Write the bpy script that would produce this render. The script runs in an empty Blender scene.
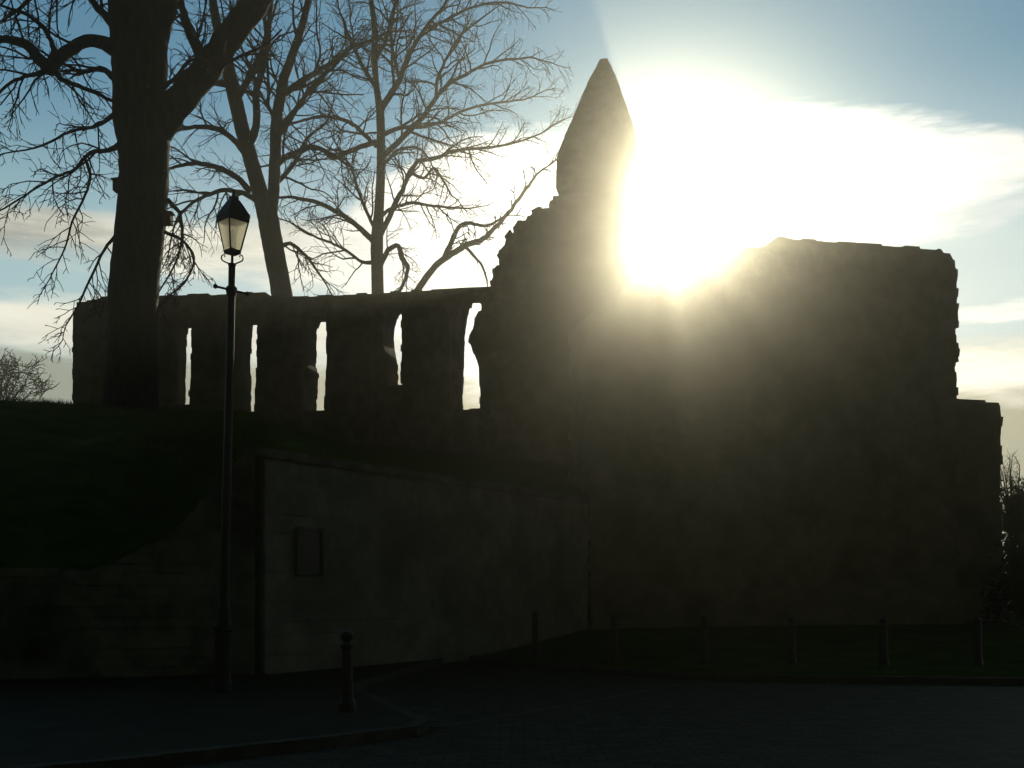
import bpy, math, random
from mathutils import Vector, Matrix

S = bpy.context.scene
COL = S.collection
R = math.radians

# ------------------------------------------------------------------ camera
F = 1100.0            # focal length in pixels of a 1024 wide frame
EYE = 1.6
HZ = 592.0            # image row of the horizon (rising front)
cd = bpy.data.cameras.new("camera")
cd.sensor_width = 36.0
cd.lens = F / 1024.0 * 36.0
cd.shift_y = (HZ - 384.0) / 1024.0
cd.clip_start = 0.1
cd.clip_end = 3000.0
cam = bpy.data.objects.new("camera", cd)
cam.location = (0, 0, EYE)
cam.rotation_euler = (R(90), 0, 0)
COL.objects.link(cam)
S.camera = cam

S.view_settings.view_transform = 'Standard'
S.view_settings.look = 'None'
S.view_settings.gamma = 1.0
S.view_settings.exposure = 0.0
S.render.engine = 'CYCLES'
S.cycles.max_bounces = 6
S.cycles.diffuse_bounces = 3
S.cycles.volume_bounces = 0
S.cycles.denoising_input_passes = 'RGB_ALBEDO'
S.cycles.sample_clamp_indirect = 4.0

# ------------------------------------------------------------------ sun and sky
def ae(px, py):
    x, z = (px - 512) / F, (HZ - py) / F
    return math.atan2(x, 1.0), math.atan2(z, math.hypot(x, 1.0))
SUN_AZ, SUN_EL = ae(665, 236)
sdir = Vector((math.sin(SUN_AZ) * math.cos(SUN_EL), math.cos(SUN_AZ) * math.cos(SUN_EL), math.sin(SUN_EL)))
sl = bpy.data.lights.new("sun", 'SUN')
sl.energy = 5.0
sl.angle = R(0.6)
sl.color = (1.0, 0.91, 0.68)
so = bpy.data.objects.new("sun", sl)
so.rotation_euler = sdir.to_track_quat('Z', 'Y').to_euler()
so.location = sdir * 60
COL.objects.link(so)

SKY_STRENGTH = 0.10
def build_world():
    w = bpy.data.worlds.new("World")
    S.world = w
    w.use_nodes = True
    w.cycles.sampling_method = 'NONE'
    nt = w.node_tree
    N, L = nt.nodes, nt.links
    for n in list(N):
        N.remove(n)
    out = N.new('ShaderNodeOutputWorld')
    bg = N.new('ShaderNodeBackground')
    L.new(bg.outputs[0], out.inputs['Surface'])

    def plug(sock, v):
        if isinstance(v, (int, float)):
            sock.default_value = v
        elif isinstance(v, tuple):
            sock.default_value = v if len(v) == len(sock.default_value) else (*v, 1.0)
        else:
            L.new(v, sock)
    def m(op, a, b=0.0, c=None):
        n = N.new('ShaderNodeMath'); n.operation = op
        plug(n.inputs[0], a); plug(n.inputs[1], b)
        if c is not None: plug(n.inputs[2], c)
        return n.outputs[0]
    def ss(v, a, b, lo=0.0, hi=1.0):
        n = N.new('ShaderNodeMapRange'); n.interpolation_type = 'SMOOTHSTEP'
        plug(n.inputs['Value'], v)
        n.inputs['From Min'].default_value = a; n.inputs['From Max'].default_value = b
        n.inputs['To Min'].default_value = lo; n.inputs['To Max'].default_value = hi
        return n.outputs[0]
    def mixc(fac, a, b, mode='MIX'):
        n = N.new('ShaderNodeMix'); n.data_type = 'RGBA'; n.blend_type = mode; n.clamp_factor = True
        plug(n.inputs[0], fac); plug(n.inputs[6], a); plug(n.inputs[7], b)
        return n.outputs[2]
    def scale(col, f):
        n = N.new('ShaderNodeVectorMath'); n.operation = 'SCALE'
        plug(n.inputs[0], col); plug(n.inputs['Scale'], f)
        return n.outputs[0]
    def curve(v, pts, lo, hi, ylo, yhi):
        # piecewise curve el(az), both in radians
        t = N.new('ShaderNodeMapRange'); plug(t.inputs['Value'], v)
        t.inputs['From Min'].default_value = lo; t.inputs['From Max'].default_value = hi
        f = N.new('ShaderNodeFloatCurve'); L.new(t.outputs[0], f.inputs['Value'])
        c = f.mapping.curves[0]
        P = [((a - lo) / (hi - lo), (e - ylo) / (yhi - ylo)) for a, e in pts]
        c.points[0].location = P[0]; c.points[1].location = P[-1]
        for q in P[1:-1]: c.points.new(*q)
        f.mapping.update()
        b = N.new('ShaderNodeMapRange'); b.clamp = False
        L.new(f.outputs[0], b.inputs['Value'])
        b.inputs['To Min'].default_value = ylo; b.inputs['To Max'].default_value = yhi
        return b.outputs[0]

    tc = N.new('ShaderNodeTexCoord')
    nv = N.new('ShaderNodeVectorMath'); nv.operation = 'NORMALIZE'
    L.new(tc.outputs['Generated'], nv.inputs[0])
    D = nv.outputs[0]
    sp = N.new('ShaderNodeSeparateXYZ'); L.new(D, sp.inputs[0])
    X, Y, Z = sp.outputs
    az = m('ARCTAN2', X, Y)
    el = m('ARCSINE', Z)
    def noise(sx, sy, scale_, detail, off=0.0, rough=0.55):
        c = N.new('ShaderNodeCombineXYZ')
        L.new(m('MULTIPLY', az, sx), c.inputs[0]); L.new(m('MULTIPLY', el, sy), c.inputs[1]); c.inputs[2].default_value = off
        n = N.new('ShaderNodeTexNoise'); L.new(c.outputs[0], n.inputs['Vector'])
        n.inputs['Scale'].default_value = scale_; n.inputs['Detail'].default_value = detail; n.inputs['Roughness'].default_value = rough
        return m('SUBTRACT', n.outputs[0], 0.5)
    n_streak = noise(1.6, 9.0, 3.2, 6, 2.3)
    n_fine = noise(3.0, 16.0, 5.0, 7, 7.7, 0.6)
    n_puff = noise(2.2, 4.0, 3.0, 5, 4.1)

    # angle to the sun
    dt = N.new('ShaderNodeVectorMath'); dt.operation = 'DOT_PRODUCT'
    L.new(D, dt.inputs[0]); dt.inputs[1].default_value = sdir
    th = m('ARCCOSINE', m('MINIMUM', dt.outputs['Value'], 0.999999))
    deg = m('MULTIPLY', th, 57.2958)
    def ex(s):  # exp(-deg/s)
        return m('POWER', 2.718282, m('MULTIPLY', deg, -1.0 / s))
    def ga(s):
        q = m('MULTIPLY', deg, 1.0 / s)
        return m('POWER', 2.718282, m('MULTIPLY', m('MULTIPLY', q, q), -1.0))

    sky = N.new('ShaderNodeTexSky')
    sky.sky_type = 'NISHITA'
    sky.sun_disc = False
    sky.sun_elevation = SUN_EL
    sky.sun_rotation = SUN_AZ
    sky.air_density = 1.2; sky.dust_density = 0.05; sky.ozone_density = 2.0
    base = scale(sky.outputs[0], SKY_STRENGTH)
    base = mixc(1.0, base, (0.51, 0.73, 0.70, 1), 'MULTIPLY')
    base = mixc(ss(el, 0.44, 0.22, 0.0, 0.85), base, mixc(ss(deg, 32, 14), (0.46, 0.63, 0.63, 1), (0.76, 0.84, 0.78, 1)))

    # clouds ---------------------------------------------------------
    def P(px, py):
        return ae(px, py)
    elw = m('ADD', el, m('ADD', m('MULTIPLY', n_streak, 0.055), m('MULTIPLY', n_fine, 0.022)))
    top = curve(az, [P(60, 262), P(300, 232), P(380, 172), P(440, 138), P(545, 120), P(640, 114), P(760, 112), P(880, 114), P(1000, 121), P(1060, 136), P(1250, 165)],
                P(60, 262)[0], P(1250, 165)[0], 0.0, 0.6)
    bot = curve(az, [P(60, 268), P(300, 262), P(380, 330), P(560, 420), P(800, 330), P(855, 246), P(905, 236), P(950, 216), P(1024, 190), P(1250, 172)],
                P(60, 268)[0], P(1250, 160)[0], 0.0, 0.6)
    mA = m('MULTIPLY', ss(m('SUBTRACT', top, elw), -0.004, 0.016), ss(m('SUBTRACT', elw, bot), -0.012, 0.022))
    mA = m('MULTIPLY', mA, m('MULTIPLY', ss(az, P(120, 0)[0], P(460, 0)[0]), ss(az, P(1500, 0)[0], P(1250, 0)[0])))
    # cream band on the left
    def band(y0, y1, soft0, soft1, x_a, x_b, x_c, x_d, e=elw):
        et, eb = ae(60, y0)[1], ae(60, y1)[1]
        k = m('MULTIPLY', ss(e, et + soft0, et - soft0), ss(e, eb - soft1, eb + soft1))
        return m('MULTIPLY', k, m('MULTIPLY', ss(az, ae(x_a, 0)[0], ae(x_b, 0)[0]), ss(az, ae(x_d, 0)[0], ae(x_c, 0)[0])))
    mB = band(203, 250, 0.010, 0.010, -700, -400, 260, 480)
    mC = band(294, 350, 0.010, 0.014, -900, -500, 300, 560)
    def bandr(y0, y1, s0, s1, xa, xb):
        et, eb = ae(990, y0)[1], ae(990, y1)[1]
        k = m('MULTIPLY', ss(elw, et + s0, et - s0), ss(elw, eb - s1, eb + s1))
        return m('MULTIPLY', k, ss(az, ae(xa, 0)[0], ae(xb, 0)[0]))
    mR1 = bandr(309, 321, 0.006, 0.006, 860, 960)
    mR2 = bandr(350, 392, 0.012, 0.010, 700, 900)
    mW = m('MULTIPLY', bandr(203, 219, 0.006, 0.006, 915, 965), ss(n_puff, -0.05, 0.12))
    low = ss(elw, ae(60, 335)[1], ae(60, 368)[1])         # grey bank under everything near the horizon
    lowr = ss(elw, ae(990, 375)[1], ae(990, 400)[1])
    glow = m('ADD', m('MULTIPLY', ex(9.0), 1.0), m('MULTIPLY', ex(26.0), 0.3))
    glow_w = m('ADD', glow, 0.74)

    # blue gap brightening towards the sun
    veil = m('ADD', m('MULTIPLY', ex(3.0), 0.12), m('MULTIPLY', ex(16.0), 0.02))
    c = mixc(1.0, base, scale((1.0, 0.98, 0.90), veil), 'ADD')
    lowcol = mixc(ss(deg, 12, 34), (0.50, 0.46, 0.30, 1), (0.33, 0.35, 0.28, 1))
    c = mixc(m('MULTIPLY', low, 0.92), c, lowcol)
    c = mixc(mC, c, scale((1.0, 0.97, 0.82), m('ADD', m('MULTIPLY', n_streak, 0.6), 0.88)))
    c = mixc(m('MULTIPLY', mB, 0.85), c, scale((1.0, 0.95, 0.78), m('ADD', m('MULTIPLY', m('ADD', n_streak, n_fine), 0.9), ss(deg, 33, 23, 0.44, 0.82))))
    c = mixc(mR1, c, (1.15, 1.12, 0.98, 1))
    c = mixc(m('MULTIPLY', mR2, 0.95), c, (1.25, 1.18, 0.98, 1))
    c = mixc(m('MULTIPLY', mW, 0.6), c, (0.85, 0.86, 0.82, 1))
    c = mixc(mA, c, scale((1.0, 0.97, 0.87), m('MULTIPLY', glow_w, m('ADD', m('MULTIPLY', n_fine, 0.5), 1.02))))
    # the sun's own disc and aureole, veiled by thin cloud
    aur = m('ADD', m('MULTIPLY', ga(1.1), 40.0), m('ADD', m('MULTIPLY', ga(2.2), 3.0), m('MULTIPLY', ex(2.0), 0.5)))
    c = mixc(1.0, c, scale((1.0, 0.97, 0.86), aur), 'ADD')
    # unseen sky behind the camera and overhead dimmed and warmed to deepen the shade
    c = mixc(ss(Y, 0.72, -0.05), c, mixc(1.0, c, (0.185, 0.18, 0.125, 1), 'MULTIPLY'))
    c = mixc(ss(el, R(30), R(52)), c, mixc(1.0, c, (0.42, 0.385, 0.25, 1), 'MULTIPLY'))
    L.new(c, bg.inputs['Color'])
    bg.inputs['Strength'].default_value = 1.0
build_world()

# ------------------------------------------------------------------ helpers
def P3(px, py, d):
    return Vector(((px - 512) / F * d, d, EYE + (HZ - py) / F * d))
def G3(px, py, z=0.0):
    d = (EYE - z) * F / (py - HZ)
    return Vector(((px - 512) / F * d, d, z))

class MB:
    def __init__(self):
        self.v, self.f = [], []
    def box8(self, c):      # 8 corners: bottom ring (4), top ring (4)
        b = len(self.v); self.v += [tuple(p) for p in c]
        for q in ((3, 2, 1, 0), (4, 5, 6, 7), (0, 1, 5, 4), (1, 2, 6, 5), (2, 3, 7, 6), (3, 0, 4, 7)):
            self.f.append(tuple(b + i for i in q))
    def box(self, x0, x1, y0, y1, z0, z1):
        self.box8([(x0, y0, z0), (x1, y0, z0), (x1, y1, z0), (x0, y1, z0), (x0, y0, z1), (x1, y0, z1), (x1, y1, z1), (x0, y1, z1)])
    def tube(self, pts, rad, sides=5, cap=True, lump=0.0, rng=None):
        pts = [Vector(p) for p in pts]
        n = len(pts)
        up = Vector((0.31, 0.87, 0.38))
        b0 = len(self.v)
        ref = None
        for i, p in enumerate(pts):
            t = (pts[min(i + 1, n - 1)] - pts[max(i - 1, 0)])
            if t.length < 1e-6: t = Vector((0, 0, 1))
            t.normalize()
            if ref is None:
                ref = t.cross(up)
                if ref.length < 1e-3: ref = t.cross(Vector((1, 0, 0)))
            ref = ref - t * ref.dot(t)
            ref.normalize()
            bi = t.cross(ref)
            for k in range(sides):
                a = 2 * math.pi * k / sides
                rr = rad[i]
                if lump: rr *= 1 + lump * rng.uniform(-1, 1)
                self.v.append(tuple(p + ref * (math.cos(a) * rr) + bi * (math.sin(a) * rr)))
        for i in range(n - 1):
            for k in range(sides):
                a, b = b0 + i * sides + k, b0 + i * sides + (k + 1) % sides
                self.f.append((a, b, b + sides, a + sides))
        if cap:
            self.f.append(tuple(b0 + k for k in reversed(range(sides))))
            self.f.append(tuple(b0 + (n - 1) * sides + k for k in range(sides)))
    def lathe(self, prof, sides=16, loc=(0, 0, 0), rot=0.0):
        b0 = len(self.v); n = len(prof)
        for r, z in prof:
            for k in range(sides):
                a = 2 * math.pi * k / sides + rot
                self.v.append((loc[0] + r * math.cos(a), loc[1] + r * math.sin(a), loc[2] + z))
        for i in range(n - 1):
            for k in range(sides):
                a, b = b0 + i * sides + k, b0 + i * sides + (k + 1) % sides
                self.f.append((a, b, b + sides, a + sides))
        self.f.append(tuple(b0 + k for k in reversed(range(sides))))
        self.f.append(tuple(b0 + (n - 1) * sides + k for k in range(sides)))
    def build(self, name, mat, parent=None, smooth=False, loc=None):
        me = bpy.data.meshes.new(name)
        me.from_pydata(self.v, [], self.f)
        me.update()
        if smooth:
            for p in me.polygons: p.use_smooth = True
        me.materials.append(mat)
        o = bpy.data.objects.new(name, me)
        COL.objects.link(o)
        if parent is not None: o.parent = parent
        if loc is not None: o.location = loc
        return o

def tag(o, label=None, cat=None, group=None, kind=None):
    if label: o['label'] = label
    if cat: o['category'] = cat
    if group: o['group'] = group
    if kind: o['kind'] = kind
    return o
def empty(name, loc=(0, 0, 0), rz=0.0):
    o = bpy.data.objects.new(name, None)
    o.location = loc; o.rotation_euler = (0, 0, rz)
    COL.objects.link(o)
    return o
def copy_tree(o, parent=None):
    c = o.copy(); COL.objects.link(c)
    if parent is not None: c.parent = parent
    for ch in list(o.children): copy_tree(ch, c)
    return c

# ------------------------------------------------------------------ materials
def mat(name, c1, c2, scale=4.0, rough=0.9, bump=0.3, bscale=None, dist=0.02, metal=0.0, kind=None, spec=0.3, stretch=None, moss=None):
    m_ = bpy.data.materials.new(name); m_.use_nodes = True
    nt = m_.node_tree; N, L = nt.nodes, nt.links
    b = N['Principled BSDF']
    tc = N.new('ShaderNodeTexCoord')
    mp = N.new('ShaderNodeMapping'); L.new(tc.outputs['Object'], mp.inputs['Vector'])
    if stretch: mp.inputs['Scale'].default_value = stretch
    n1 = N.new('ShaderNodeTexNoise'); L.new(mp.outputs[0], n1.inputs['Vector'])
    n1.inputs['Scale'].default_value = scale; n1.inputs['Detail'].default_value = 8; n1.inputs['Roughness'].default_value = 0.65
    cr = N.new('ShaderNodeValToRGB'); L.new(n1.outputs[0], cr.inputs[0])
    cr.color_ramp.elements[0].position = 0.35; cr.color_ramp.elements[1].position = 0.68
    cr.color_ramp.elements[0].color = (*c1, 1); cr.color_ramp.elements[1].color = (*c2, 1)
    col = cr.outputs[0]
    if moss:
        n3 = N.new('ShaderNodeTexNoise'); L.new(mp.outputs[0], n3.inputs['Vector']); n3.inputs['Scale'].default_value = 0.7; n3.inputs['Detail'].default_value = 6
        r3 = N.new('ShaderNodeValToRGB'); L.new(n3.outputs[0], r3.inputs[0]); r3.color_ramp.elements[0].position = 0.5; r3.color_ramp.elements[1].position = 0.68
        mx = N.new('ShaderNodeMix'); mx.data_type = 'RGBA'; L.new(r3.outputs[0], mx.inputs[0]); L.new(col, mx.inputs[6]); mx.inputs[7].default_value = (*moss, 1)
        col = mx.outputs[2]
    n2 = N.new('ShaderNodeTexNoise'); L.new(mp.outputs[0], n2.inputs['Vector'])
    n2.inputs['Scale'].default_value = bscale or scale * 4; n2.inputs['Detail'].default_value = 6
    hgt = n2.outputs[0]
    if kind == 'setts':
        br = N.new('ShaderNodeTexBrick'); L.new(tc.outputs['Object'], br.inputs['Vector'])
        br.inputs['Scale'].default_value = 1.0; br.inputs['Brick Width'].default_value = 0.26; br.inputs['Row Height'].default_value = 0.15
        br.inputs['Mortar Size'].default_value = 0.014; br.inputs['Mortar Smooth'].default_value = 0.4
        br.inputs['Color1'].default_value = (0.75, 0.75, 0.75, 1); br.inputs['Color2'].default_value = (1.25, 1.25, 1.25, 1); br.inputs['Mortar'].default_value = (0.35, 0.35, 0.33, 1)
        mx = N.new('ShaderNodeMix'); mx.data_type = 'RGBA'; mx.blend_type = 'MULTIPLY'; mx.inputs[0].default_value = 1.0
        L.new(col, mx.inputs[6]); L.new(br.outputs['Color'], mx.inputs[7]); col = mx.outputs[2]
        ad = N.new('ShaderNodeMath'); ad.operation = 'MULTIPLY_ADD'; L.new(br.outputs['Fac'], ad.inputs[0]); ad.inputs[1].default_value = -1.2; L.new(n2.outputs[0], ad.inputs[2])
        hgt = ad.outputs[0]
    L.new(col, b.inputs['Base Color'])
    b.inputs['Roughness'].default_value = rough
    b.inputs['Metallic'].default_value = metal
    b.inputs['Specular IOR Level'].default_value = spec
    bp = N.new('ShaderNodeBump'); bp.inputs['Strength'].default_value = bump; bp.inputs['Distance'].default_value = dist
    L.new(hgt, bp.inputs['Height']); L.new(bp.outputs[0], b.inputs['Normal'])
    return m_

M_STONE = mat('weathered_sandstone', (0.085, 0.072, 0.05), (0.15, 0.13, 0.092), 1.8, bump=0.6, dist=0.03, spec=0.1, moss=(0.07, 0.072, 0.042))
M_TOWER = mat('tower_rubble_stone', (0.135, 0.118, 0.08), (0.205, 0.182, 0.128), 1.6, bump=0.6, dist=0.03, spec=0.1, moss=(0.10, 0.098, 0.06))
M_PALE = mat('pale_ashlar', (0.125, 0.13, 0.105), (0.215, 0.22, 0.185), 1.8, bump=0.5, dist=0.02, spec=0.15, moss=(0.10, 0.11, 0.09))
M_DARKW = mat('dark_damp_stone', (0.085, 0.09, 0.072), (0.17, 0.172, 0.145), 2.0, bump=0.5, dist=0.02, spec=0.0, moss=(0.03, 0.04, 0.02))
M_GRASS = mat('grass_turf', (0.038, 0.075, 0.016), (0.075, 0.13, 0.03), 1.2, bump=0.8, bscale=40, dist=0.05, spec=0.0)
M_BLADE = mat('grass_blades', (0.035, 0.068, 0.013), (0.065, 0.11, 0.025), 2.0, bump=0.0, spec=0.0)
M_GROUND = mat('earth_ground', (0.03, 0.034, 0.02), (0.05, 0.05, 0.03), 0.3, bump=0.3, spec=0.05)
M_ROAD = mat('road_setts', (0.042, 0.042, 0.030), (0.078, 0.076, 0.056), 2.5, rough=0.8, bump=0.7, bscale=14, dist=0.015, kind='setts', spec=0.12)
M_PAVE = mat('pavement_stone', (0.036, 0.034, 0.023), (0.062, 0.058, 0.040), 1.5, rough=0.85, bump=0.3, bscale=20, dist=0.01, spec=0.08)
M_KERB = mat('kerb_stone', (0.045, 0.044, 0.034), (0.085, 0.08, 0.062), 5, rough=0.8, bump=0.3, spec=0.2)
M_BARK = mat('grey_bark', (0.016, 0.016, 0.013), (0.036, 0.034, 0.027), 3.0, bump=0.9, bscale=9, dist=0.05, spec=0.1, stretch=(2.5, 2.5, 0.6))
M_TWIG = mat('twig_bark', (0.018, 0.016, 0.012), (0.035, 0.03, 0.022), 6, bump=0.0, spec=0.1)
M_IRON = mat('black_painted_iron', (0.012, 0.013, 0.012), (0.022, 0.023, 0.021), 12, rough=0.5, bump=0.1, dist=0.004, spec=0.4)
M_WOODBOX = mat('weathered_wood', (0.04, 0.033, 0.024), (0.07, 0.058, 0.04), 8, bump=0.2, spec=0.1)
M_LEAF = mat('evergreen_leaf', (0.012, 0.022, 0.008), (0.03, 0.05, 0.016), 5, bump=0.0, rough=0.9, spec=0.0)

def glass_mat():
    m_ = bpy.data.materials.new('frosted_lamp_glass'); m_.use_nodes = True
    nt = m_.node_tree; N, L = nt.nodes, nt.links
    for n in list(N): N.remove(n)
    o = N.new('ShaderNodeOutputMaterial')
    tr = N.new('ShaderNodeBsdfTranslucent'); tp = N.new('ShaderNodeBsdfTransparent'); gl = N.new('ShaderNodeBsdfGlossy')
    tc = N.new('ShaderNodeTexCoord'); ns = N.new('ShaderNodeTexNoise'); L.new(tc.outputs['Object'], ns.inputs['Vector']); ns.inputs['Scale'].default_value = 9
    cr = N.new('ShaderNodeValToRGB'); L.new(ns.outputs[0], cr.inputs[0])
    cr.color_ramp.elements[0].color = (0.80, 0.79, 0.74, 1); cr.color_ramp.elements[1].color = (0.94, 0.93, 0.90, 1)
    L.new(cr.outputs[0], tr.inputs['Color'])
    tp.inputs['Color'].default_value = (0.95, 0.95, 0.88, 1)
    gl.inputs['Roughness'].default_value = 0.25
    a = N.new('ShaderNodeMixShader'); a.inputs[0].default_value = 0.42
    L.new(tr.outputs[0], a.inputs[1]); L.new(tp.outputs[0], a.inputs[2])
    b = N.new('ShaderNodeMixShader'); b.inputs[0].default_value = 0.05
    L.new(a.outputs[0], b.inputs[1]); L.new(gl.outputs[0], b.inputs[2])
    L.new(b.outputs[0], o.inputs['Surface'])
    return m_
M_GLASS = glass_mat()

# ------------------------------------------------------------------ stone walls laid in courses
class Plane:
    """A vertical wall plane: origin (x, y), unit direction along the wall, unit normal away from the road."""
    def __init__(self, a, b):
        self.o = Vector((a[0], a[1])); d = Vector((b[0] - a[0], b[1] - a[1])); self.len = d.length
        self.d = d.normalized(); self.n = Vector((-self.d.y, self.d.x))
    def hit(self, px, py, depth=0.0):
        o = self.o + self.n * depth
        k = (px - 512) / F
        r = Vector((k, 1.0))
        t = o.dot(self.n) / r.dot(self.n)
        p = r * t
        return (p - self.o).dot(self.d), EYE + (HZ - py) / F * t
    def at(self, s, t, z):
        p = self.o + self.d * s + self.n * t
        return (p.x, p.y, z)

def spans(polys, z):
    xs = []
    for pl in polys:
        for i in range(len(pl)):
            (s0, z0), (s1, z1) = pl[i], pl[(i + 1) % len(pl)]
            if (z0 <= z) != (z1 <= z):
                xs.append(s0 + (z - z0) / (z1 - z0) * (s1 - s0))
    xs.sort()
    return [(xs[i], xs[i + 1]) for i in range(0, len(xs) - 1, 2)]

def lay(mb, pl, polys, thick, z0, z1, course=0.28, w=(0.35, 0.8), jit=0.035, edge=0.03, topj=(-0.06, 0.05), seed=1, cham=0.014):
    """Courses of separate stones filling the outline; end stones follow the outline, faces are chamfered."""
    rng = random.Random(seed)
    z = z0
    while z < z1 - 1e-6:
        h = course * rng.uniform(0.75, 1.3)
        zt = min(z + h, z1)
        mid = (z + zt) / 2
        ups = spans(polys, zt + 0.08)
        lo, hi = spans(polys, z + 0.12 * h), spans(polys, zt - 0.12 * h)
        def near(L_, a, b):
            c = [q for q in L_ if abs(q[0] - a) < 0.35 and abs(q[1] - b) < 0.35]
            return c[0] if c else (a, b)
        for a, b in spans(polys, mid):
            if b - a < 0.04: continue
            (al, bl), (ah, bh) = near(lo, a, b), near(hi, a, b)
            s = a
            first = True
            while s < b - 1e-4:
                e = s + rng.uniform(*w)
                if b - e < w[0] * 0.5: e = b
                e = min(e, b)
                last = e >= b - 1e-4
                c = (s + e) / 2
                top = zt + 0.006
                if not any(u0 <= c <= u1 for u0, u1 in ups): top += rng.uniform(*topj)
                f0, f1 = -rng.uniform(0, jit), thick + rng.uniform(0, jit)
                ej = rng.uniform(-edge, edge)
                A0 = A1 = s - 0.006; B0 = B1 = e + 0.006
                if first: A0, A1 = al + ej, ah + ej + rng.uniform(-edge, edge) * 0.4
                if last: B0, B1 = bl - ej, bh - ej + rng.uniform(-edge, edge) * 0.4
                A0, A1 = min(A0, B0 - 0.02), min(A1, B1 - 0.02)
                zb = z - 0.006
                k = min(cham, (e - s) * 0.2)
                j = lambda q=0.004: rng.uniform(-q, q)
                i0 = len(mb.v)
                mb.v += [pl.at(A0 + k + j(), f0 + j(), zb + k), pl.at(B0 - k + j(), f0 + j(), zb + k), pl.at(B1 - k + j(), f0 + j(), top - k), pl.at(A1 + k + j(), f0 + j(), top - k),
                         pl.at(A0, f0 + k + 0.012, zb), pl.at(B0, f0 + k + 0.012, zb), pl.at(B1, f0 + k + 0.012, top), pl.at(A1, f0 + k + 0.012, top),
                         pl.at(A0, f1, zb), pl.at(B0, f1, zb), pl.at(B1, f1, top), pl.at(A1, f1, top)]
                for q in ((0, 1, 2, 3), (4, 5, 1, 0), (5, 6, 2, 1), (6, 7, 3, 2), (7, 4, 0, 3), (8, 9, 5, 4), (9, 10, 6, 5), (10, 11, 7, 6), (11, 8, 4, 7), (11, 10, 9, 8)):
                    mb.f.append(tuple(i0 + x for x in q))
                s = e; first = False
        z = zt

# ------------------------------------------------------------------ ground, road, pavement
def sheet(name, pts, z, m_, label=None):
    mb = MB(); mb.v = [(p[0], p[1], z) for p in pts]; mb.f = [tuple(range(len(pts)))]
    o = mb.build(name, m_)
    o['kind'] = 'structure'
    return o
sheet('ground', [(-900, -300), (900, -300), (900, 1500), (-900, 1500)], -0.06, M_GROUND)
sheet('road', [(-45, -25), (45, -25), (45, 19.3), (8.8, 19.3), (3.4, 20.6), (2.2, 22.0), (0.4, 24.0), (-1.3, 28.6), (-6.4, 24.0), (-6.4, 18.0), (-45, 18)], 0.0, M_ROAD)

KERB = [G3(444, 655.5), G3(480, 663), G3(510, 667.5), G3(560, 671), G3(610, 674.5), G3(660, 679), G3(740, 681.5), G3(860, 683.5), G3(1024, 685.5)]
KERB = [(-2.05, 28.6)] + [(p.x, p.y) for p in KERB[1:]] + [(26, 18.1)]

def kerb_run(mb, line, width, z0, z1, seed, step=0.9, gap=0.012):
    rng = random.Random(seed)
    # walk the polyline in stones
    pts = [Vector((a[0], a[1])) for a in line]
    seg = [(pts[i + 1] - pts[i]).length for i in range(len(pts) - 1)]
    tot = sum(seg)
    def at(s):
        for i, l in enumerate(seg):
            if s <= l or i == len(seg) - 1:
                d = (pts[i + 1] - pts[i]).normalized()
                return pts[i] + d * s, Vector((-d.y, d.x))
            s -= l
    s = 0.0
    while s < tot - 0.05:
        e = min(s + step * rng.uniform(0.85, 1.15), tot)
        (a, na), (b, nb) = at(s + gap / 2), at(e - gap / 2)
        n = (b - a).normalized(); n = Vector((-n.y, n.x))
        zz = z1 + rng.uniform(-0.006, 0.006)
        c = [a, b, b + n * width, a + n * width]
        mb.box8([(p.x, p.y, z0) for p in c] + [(p.x, p.y, zz) for p in c])
        s = e

mb = MB(); kerb_run(mb, KERB, 0.16, -0.05, 0.12, 3)
k = mb.build('lawn_kerb', M_KERB); k['kind'] = 'structure'

# tower plane and retaining wall corner
TP = Plane((2.18, 30.76), (13.0, 33.1))
RW = Plane((-4.5, 20.0), (2.15, 30.7))

# lawn rising to the foot of the tower
def build_lawn():
    mb = MB(); rng = random.Random(8)
    n, mrow = 60, 14
    front = [Vector((a[0], a[1])) for a in KERB]
    seg = [(front[i + 1] - front[i]).length for i in range(len(front) - 1)]; tot = sum(seg)
    def fp(t):
        s = t * tot
        for i, l in enumerate(seg):
            if s <= l or i == len(seg) - 1:
                d = (front[i + 1] - front[i]).normalized()
                return front[i] + d * s + Vector((-d.y, d.x)) * 0.15
            s -= l
    for i in range(n + 1):
        a = fp(i / n)
        b = Vector((-1.2 + 34 * (i / n) ** 1.05, 31.6 + 10.0 * (i / n)))
        for j in range(mrow + 1):
            q = j / mrow
            p = a.lerp(b, q)
            mb.v.append((p.x, p.y, 0.075 + 0.75 * q ** 1.3 + (rng.uniform(-0.015, 0.015) if 0 < j else 0)))
    for i in range(n):
        for j in range(mrow):
            a = i * (mrow + 1) + j
            mb.f.append((a, a + mrow + 1, a + mrow + 2, a + 1))
    o = mb.build('lawn', M_GRASS, smooth=True); o['kind'] = 'structure'
    return mb
lawn_mb = build_lawn()

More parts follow.
